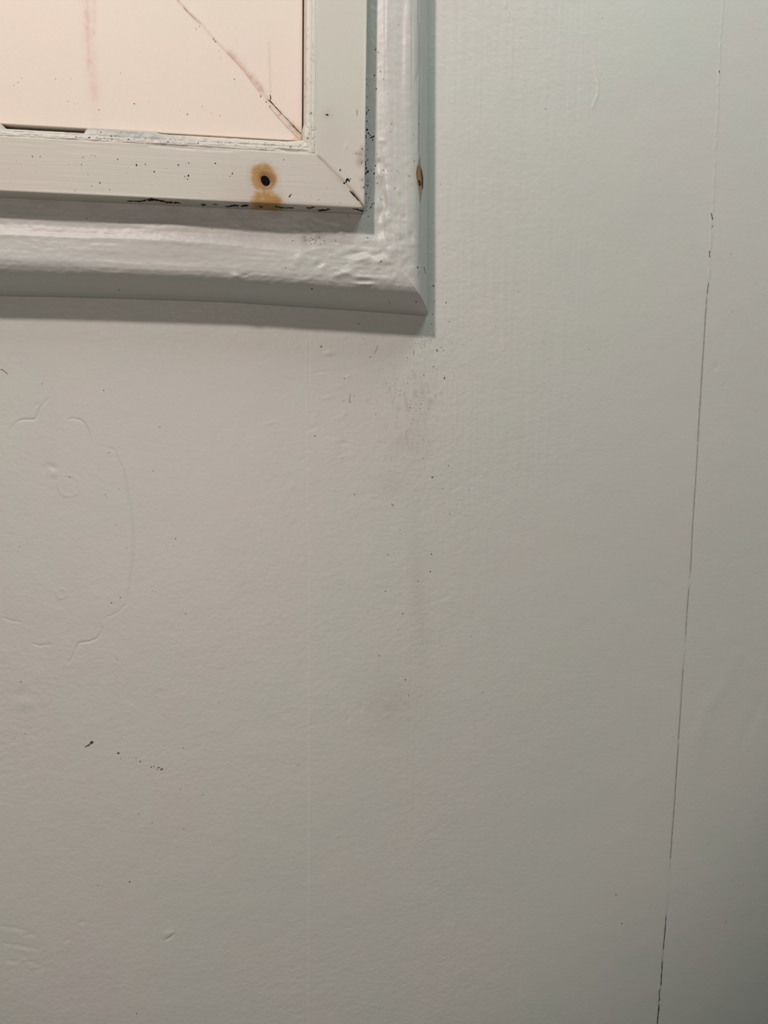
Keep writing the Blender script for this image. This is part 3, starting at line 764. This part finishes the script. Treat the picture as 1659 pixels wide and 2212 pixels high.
# fly-dirt trail lower left
for a, b, rx, ry, an in [(197, 1604, 5.2, 4.2, -.2), (193, 1609, 3.5, 2, .6), (189, 1611, 4.2, 1.8, -.1), (185, 1613, 2, 2.2, .5)]:
    mk.dot(wall, a, b, rx, ry, .05, an, .45)
for a, b, rx, ry in [(327, 1657, 2.6, 1.6), (333, 1655, 2.4, 1.3), (343, 1658, 3.2, 2.6), (348, 1662, 3.6, 2.6), (351, 1660, 2, 2.6), (340, 1662, 2, 1.4)]:
    mk.dot(wall, a, b, rx, ry, .10, .3, .45)
mk.line(wall, [(845, 1088), (849, 1091), (850, 1095)], 1.3, .08, 2)
mk.line(wall, [(0, 797), (6, 799), (11, 803), (17, 808)], 1.5, .16, 2)
for q in ([(895, 755), (893, 768)], [(816, 745), (813, 756), (808, 764)], [(757, 850), (754, 870)], [(841, 835), (841, 845)]):
    mk.line(wall, q, 1.2, .22, 3)
rs = np.random.RandomState(21)
for k in range(90):                                        # dabs of grime below the corner
    a = rs.normal(903, 38); b = rs.normal(850, 34)
    mk.dot(wall, a, b, rs.uniform(.5, 1.1), rs.uniform(.8, 2.4), rs.uniform(.24, .42), rs.uniform(-.2, .2))
for k in range(30):
    a = rs.normal(925, 18); b = rs.normal(742, 9)
    if b > 722: mk.dot(wall, a, b, rs.uniform(.5, 1.0), rs.uniform(.6, 1.8), rs.uniform(.16, .36), rs.uniform(-.4, .4))
for k in range(60):
    mk.dot(wall, rs.normal(945, 30), rs.uniform(940, 1150), rs.uniform(.4, .9), rs.uniform(.4, 1.2), rs.uniform(.2, .42))
for k in range(70):
    mk.dot(wall, rs.uniform(10, 1650), rs.uniform(730, 2205), rs.uniform(.4, .9), rs.uniform(.4, .9), rs.uniform(.22, .42))
mk.build('dirt_speck', wall)['kind'] = 'stuff'
mk = Marks()
mk.line(wall, [(1553, 152), (1554, 159)], 2.0, .05, 2)
mk.line(wall, [(1535, 459), (1537, 468), (1538, 476), (1539, 470)], 1.5, .07, 2)
mk.line(wall, [(1538, 487), (1538, 492)], 1.8, .10, 2)
mk.line(wall, [(1533, 541), (1531, 548), (1532, 556)], 1.9, .08, 2)
mk.line(wall, [(1530, 610), (1528, 622), (1527, 636)], 1.5, .12)
mk.line(wall, [(1526, 642), (1523, 690), (1520, 745), (1517, 790), (1513, 860), (1508, 930), (1507, 955)], 1.9, .33)
mk.line(wall, [(1507, 960), (1501, 1060), (1496, 1140), (1493, 1240)], 2.1, .38)
mk.line(wall, [(1489, 1270), (1485, 1320), (1482, 1375)], 2.0, .40)
mk.line(wall, [(1477, 1445), (1471, 1535), (1466, 1600)], 2.0, .38)
mk.line(wall, [(1466, 1605), (1462, 1660), (1455, 1760), (1451, 1810), (1448, 1855)], 1.6, .30)
mk.line(wall, [(1438.5, 1977), (1436, 2015), (1433, 2052)], 1.7, .05)
mk.line(wall, [(1431, 2076), (1430, 2100), (1428, 2130)], 1.8, .03)
mk.line(wall, [(1425, 2136), (1424, 2150), (1426, 2160), (1422, 2166)], 1.5, .06, 2)
mk.line(wall, [(1425, 2168), (1423, 2190), (1421, 2206), (1420, 2230)], 2.0, .04, 3)
mk.build('open_joint', wall, 'dark thread of an open joint between boards')

# rounded moulding
mk = Marks()
for q in [(674, 624, 1.7, 1.7, K), (257, 626, 1.4, 1.3, .05), (187, 472, 1.2, 1.2, .04), (808, 480, 1.2, 2.2, K), (794, 514, 1.8, 1.7, .13), (840, 649, .9, .9, .15), (823, 565, 1.4, 2.4, .05, .6), (821, 541, 1, 1.6, .08),
          (841, 404, 1, 1.5, .06), (852, 407, .8, 1.2, .08), (885, 381, 1, 1.6, .12), (899, 652, 2, 1.8, .12), (909, 683, 1.2, 1.4, .05), (932, 660, 0.5, .5, .1), (598, 615, .8, .6, .3), (842, 655, 1.3, 1.2, .25),
          (617, 578, 1.4, 1.4, .25), (458, 494, 1.2, 1.4, .2), (494, 513, .9, .9, .08), (495, 619, .9, 1, .12), (761, 641, .5, .5, .3), (762, 500, .5, .5, .3)]:
    mk.dot(m_rail, q[0], q[1], q[2], q[3], q[4], q[5] if len(q) > 5 else 0)
for a, b in [(668, 522), (672, 527), (676, 517), (680, 525), (683, 521), (660, 519), (690, 513), (693, 528), (700, 520), (632, 520), (725, 519), (672, 513), (657, 512)]:
    mk.dot(m_rail, a, b, 1.0, 1.6, .12, .3)
mk.build('dirt_speck', m_rail)['kind'] = 'stuff'
mk = Marks()
for q in [(811, 107, 1.6, 3, .14, .3), (817, 113, 1.2, 1.9, .16), (861, 53, 1.2, 1.6, .22), (822, 155, 1.4, 2.2, .22), (809, 163, 1.8, 3, .16), (790, 172, 2.2, 4, K), (813, 192, 1.3, 2, .09), (828, 170, 1, 2, .25), (837, 203, 1.1, 1.5, .14),
          (793, 280, 2.6, 2.6, K), (796, 288, 2, 2.4, K, .6), (790, 296, 2, 4.5, K), (802, 297, 2.4, 2.2, K), (806, 295, 1.8, 2.6, K), (805, 302, 1.3, 3.5, K), (800, 292, 1.5, 1.8, .04), (808, 294, 1.5, 1.2, .03),
          (791, 363, 2.0, 3, .03), (794, 371, 2.4, 3.6, K, .7), (790, 375, 1.8, 4.5, K, .5), (811, 358, 1.9, 1.8, .02), (808, 375, 2.0, 2.3, .03, .6), (802, 367, 1, 2, .15), (814, 383, 1, 1.5, .12), (815, 396, 1.3, 2, .12), (796, 238, 2, 1.8, .08),
          (846, 268, 1.2, 2.6, .14, -.3), (844, 285, 1, 2, .25), (893, 290, 1, 1.2, .14), (895, 348, 1.1, 3, .2, .15), (884, 380, 1, 1.8, .06), (852, 407, 1, 1.7, .07), (858, 333, 1, 1, .12), (905, 267, 1, 1.5, .09), (858, 370, .8, .8, .2), (822, 357, .9, 1, .15),
          (813, 333, 1.4, 1, .2, .3), (801, 448, 1.2, 3.5, .03, .6), (804, 441, 1.2, 2.8, .05, .5), (797, 427, 1.3, 1.3, .1), (808, 440, 1.2, 1.6, .08), (820, 425, .6, 3, .12), (822, 430, .5, 2.4, .15), (833, 564, .5, .5, .2), (902, 578, 1.4, 3, .1), (790, 350, 1.3, 2.5, .05), (829, 368, 2.4, 2.6, .30), (837, 370, 1.6, 1.4, .32)]:
    mk.dot(m_stile, q[0], q[1], q[2], q[3], q[4], q[5] if len(q) > 5 else 0)
for k in range(36):
    b = rs.uniform(180, 470); a = 789.5+abs(rs.normal(0, 5))
    mk.dot(m_stile, a, b, rs.uniform(.6, 1.6), rs.uniform(.8, 2.6), rs.uniform(.03, .16), rs.uniform(-.4, .4), .4)
for k in range(25):
    mk.dot(m_stile, rs.normal(832, 18), rs.normal(400, 60), rs.uniform(.5, .9), rs.uniform(.6, 1.3), rs.uniform(.15, .35))
mk.line(m_stile, [(916, 575), (917, 582), (920.0, 592)], 1.0, .10, 2)
mk.line(m_stile, [(905, 222), (904.5, 270), (904, 330)], .8, .32)
mk.build('dirt_speck', m_stile)['kind'] = 'stuff'
mk = Marks()
mk.dot(m_stile, 906, 392, 2.0, 3.6, (.006, .003, .002), .1, .25); mk.dot(m_stile, 907, 398, 2.2, 4.2, (.005, .002, .002), .15, .2)
mk.build('nail_head', m_stile, 'black rusted nail head in the split', M_NAIL)

# flat frame rail
mk = Marks()
for q in [(295, 357, 2.2, 3.4, .035, -.3), (314, 355, 1, 2.4, .07), (333, 371, 1.6, 2.2, .04), (385, 356, 2.4, 2.4, .15), (408, 352, 1.3, 1.6, .04), (407, 380, 2.3, 2.4, .02), (399, 381, 1.2, 1.6, .09), (405, 387, .9, 2.4, .07), (465, 353, 1.7, 1.8, .025), (502, 375, 1.8, 2, .1),
          (497, 381, 1.3, 1.4, .3), (254, 344, 1.5, 1.7, .12), (70, 338, 1.6, 2.4, .2), (87, 338, 1.5, 1.8, .3), (179, 340, 1.4, 1.4, .12), (176, 355, .9, 2.4, .14, .5), (205, 337, 1.2, 1.4, .14), (197, 335, 1, 1, .25), (216, 395, 1.2, 2.4, .06, .3), (198, 402, 1, 1.6, .14, .4), (237, 410, 1.1, 1.6, .14), (162, 412, .9, 1.8, .25),
          (190, 377, .8, 1.2, .3), (359, 364, .8, .8, .15), (273, 374, .7, 1.5, .25, .3), (626, 424, 2.6, 3.6, .06, .4), (629, 420, 1.4, 2, .12), (688, 432, .8, 1.6, .1), (735, 438, .8, 1.2, .14), (613, 345, 1.2, 1.5, .15), (705, 408, 0.9, .9, .35),
          (164, 296, 1.6, 1.4, .1), (193, 297, 2.8, 1.5, .08, -.4), (210, 299, 1.4, 1.2, .1), (217, 300, 2.2, 1, .12), (225, 298, 1.2, 1.2, .14), (240, 294, 1.8, 2.2, .12), (242, 301, 1, 2, .12, .4), (250, 294, 2, 1.3, .16), (232, 303, 1.4, .9, .2), (278, 301, 2, 1.6, .12), (290, 301, 1.6, 1.2, .18), (314, 299, 1.4, 1.8, .15), (328, 302, .9, 1.8, .15),
          (363, 306, 2.2, 1.6, .15, -.4), (428, 309, 2, 1.5, .15), (571, 309, .5, .5, .3), (627, 318, 1.6, 2, .12, .6), (649, 314, 1.6, 1.5, .15), (590, 312, 3, 1, .3), (471, 307, 1.2, 1.6, .1), (510, 313, 1.4, 1, .2), (574, 320, 1.2, 1.5, .15), (218, 286, 2, 1.2, .14)]:
    mk.dot(f_rail, q[0], q[1], q[2], q[3], q[4], q[5] if len(q) > 5 else 0)
# black mould along the underside
def blot(host, pts, col=.012, n=40, sd=1):
    r = np.random.RandomState(sd); p = np.array(pts, float)
    L = np.r_[0, np.cumsum(np.hypot(*np.diff(p[:, :2], axis=0).T))]
    for k in range(n):
        t = r.uniform(0, L[-1]); x = np.interp(t, L, p[:, 0]); y = np.interp(t, L, p[:, 1]); ww = np.interp(t, L, p[:, 2])
        c = col*r.uniform(.6, 2.5)
        mk.dot(host, x, y+r.normal(0, .35)*ww, r.uniform(1.8, 4.6), max(.8, ww*r.uniform(.4, .8)), c, r.uniform(-.1, .2), .4)
blot(f_rail, [(276, 434, .8), (300, 435, 1.4), (318, 432, 2.2), (326, 431, 3.0), (345, 432, 3.2), (356, 436, 1.6), (372, 438, 2.6), (392, 438.5, .6)], n=95, sd=2)
blot(f_rail, [(434, 442, .8), (441, 442.5, 1.8), (448, 442, .8)], n=14, sd=3)
blot(f_rail, [(462, 441, .8), (468, 442, .8)], .04, n=6, sd=4)
blot(f_rail, [(484, 446, .6), (495, 446, .8), (503, 444, 1.6), (520, 445, 2.6), (534, 444, 2.0)], n=60, sd=5)
blot(f_rail, [(560, 446, 1.4), (566, 447, 1.6)], .03, n=10, sd=6)
blot(f_rail, [(596, 446, 1.2), (604, 448, 1.6), (618, 449, 1.4), (634, 449, .8)], .03, n=36, sd=7)
blot(f_rail, [(664, 449, 1), (670, 449, 1.6), (682, 447, .8)], .03, n=16, sd=8)
blot(f_rail, [(688, 454, 1.2), (698, 455, 2), (706, 453, 1), (711, 451, 1)], .02, n=22, sd=9)
blot(f_rail, [(764, 451, .7), (775, 453, 1.4), (780, 454, 2.4), (784, 456, 1.6)], .015, n=26, sd=10)
rs = np.random.RandomState(33)
for k in range(50):
    a = rs.uniform(200, 660); b = 293+a*0.035+rs.normal(0, 3)
    mk.dot(f_rail, a, b, rs.uniform(.5, 1.3), rs.uniform(.5, 1.0), rs.uniform(.15, .4))
for k in range(40):
    a = rs.uniform(10, 780); mk.dot(f_rail, a, rs.uniform(335, 400)+a*.04, rs.uniform(.4, .8), rs.uniform(.4, .9), rs.uniform(.25, .42))
mk.build('dirt_speck', f_rail)['kind'] = 'stuff'
mk = Marks()
mk.line(f_rail, [(755.5, 411.5), (764, 421), (771, 429), (776, 435)], 2.8, .015, 3)
mk.line(f_rail, [(777, 436), (782, 443), (786, 449)], 1.4, .10, 3)
mk.build('joint_gap', f_rail, 'dark open end of the mitre joint')
mk = Marks()
mk.dot(f_rail, 573, 390.5, 14.0, 9.8, (.006, .003, .004), .95, .10)
mk.build('nail_head', f_rail, 'black rusted nail head', M_NAIL)
# frame upright
mk = Marks()
for q in [(707, 248, 3.0, 2.6, .03), (704, 248, 2, 1.5, .08), (735, 367, 1.9, 3.4, .04), (750, 388, 3.2, 4.4, .008, .1), (754, 390, 1.8, 5, .008, -.15), (748, 392, 1.8, 4, .015), (757, 386, 1.0, 3, .12), (744, 395.5, 2.6, 2.4, .01), (672, 244, 1.7, 2.1, .14),
          (782, 322, 1.6, 2.5, .14), (781, 352, 1.3, 1.8, .06), (786, 405, 1.8, 2.4, .04), (782, 389, 1.3, 1.5, .14), (667, 298, 1, 1.4, .12), (676, 281, 1.2, 1.2, .25), (664, 299, 1.6, 1.8, .1), (718, 250, .8, .8, .14), (770, 332, 1.5, 1, .2, .4), (783, 348, 1, 3, .25)]:
    mk.dot(f_stile, q[0], q[1], q[2], q[3], q[4], q[5] if len(q) > 5 else 0)
for k in range(30):
    mk.dot(f_stile, rs.uniform(664, 684), rs.uniform(270, 322), rs.uniform(.4, .9), rs.uniform(.6, 1.6), rs.uniform(.15, .4))
mk.build('dirt_speck', f_stile)['kind'] = 'stuff'
# panel
mk = Marks()
br = (.10, .055, .035)
mk.line(panel, [(583, 204), (585, 211), (584, 217)], 2.0, br, 3)
mk.line(panel, [(579, 215), (585, 220), (596, 232), (610, 247)], 2.2, br, 3)
mk.line(panel, [(610, 247), (620, 257), (632, 270)], 1.6, (.24, .15, .11), 3)
mk.line(panel, [(631, 269), (641, 280), (651, 290)], 3.0, (.17, .11, .07), 3)
mk.line(panel, [(583, 232), (600, 252), (625, 280), (650, 304)], .8, (.50, .36, .30), 5)
mk.line(panel, [(397, 16), (405, 25)], 1.6, (.40, .25, .20), 3)
mk.line(panel, [(405, 25), (422, 42)], 1.2, (.50, .34, .28), 3)
mk.line(panel, [(459, 82), (467, 92)], 1.8, (.36, .24, .20), 3)
mk.line(panel, [(490, 112), (528, 154), (566, 207)], .9, (.55, .38, .32), 5)
for q in [(405, 25, 1.6, 1.5, .2), (466, 90, 1.8, 2, .18), (290, 224, 1.4, 1.7, .05), (405, 247, 1.4, 2.2, .04), (436, 230, .9, 1.8, .12), (506, 171, 1, 1.4, .08), (390, 239, 1, 1, .25), (475, 250, 1.2, 2, .3), (456, 244, .9, 1.8, .3), (161, 224, 1.1, 1.3, .35), (214, 237, 2, 2.4, .33), (39, 178, 1.5, 1.8, .3),
          (575, 220, 1.6, 2.4, .12), (583, 230, 1.4, 2.2, .12), (563, 208, 2, 2.6, .22), (148, 219, 1, 1.4, .35), (323, 219, 1.4, 1.4, .4), (261, 158, 1.4, 1.8, .4), (30, 184, 1.4, 1.6, .4), (47, 168, 1.4, 1.6, .42), (424, 62, 1.1, 2.4, .3, .2), (431, 57, 1.3, 1.4, .25), (473, 110, 1, 2.4, .35), (477, 126, .8, 2.4, .38), (605, 247, 1.2, 1.5, .2), (602, 248, 1.4, 1.4, .3), (120, 170, 1.5, 1.6, .42), (153, 170, 1, 2, .42)]:
    mk.dot(panel, q[0], q[1], q[2], q[3], (min(q[4]*1.5+.03, .6), (q[4]*1.5+.03)*.8, (q[4]*1.5+.03)*.7), q[5] if len(q) > 5 else 0)
mk.build('crack_dirt', panel, 'brown crack and specks along the crease')['kind'] = 'stuff'
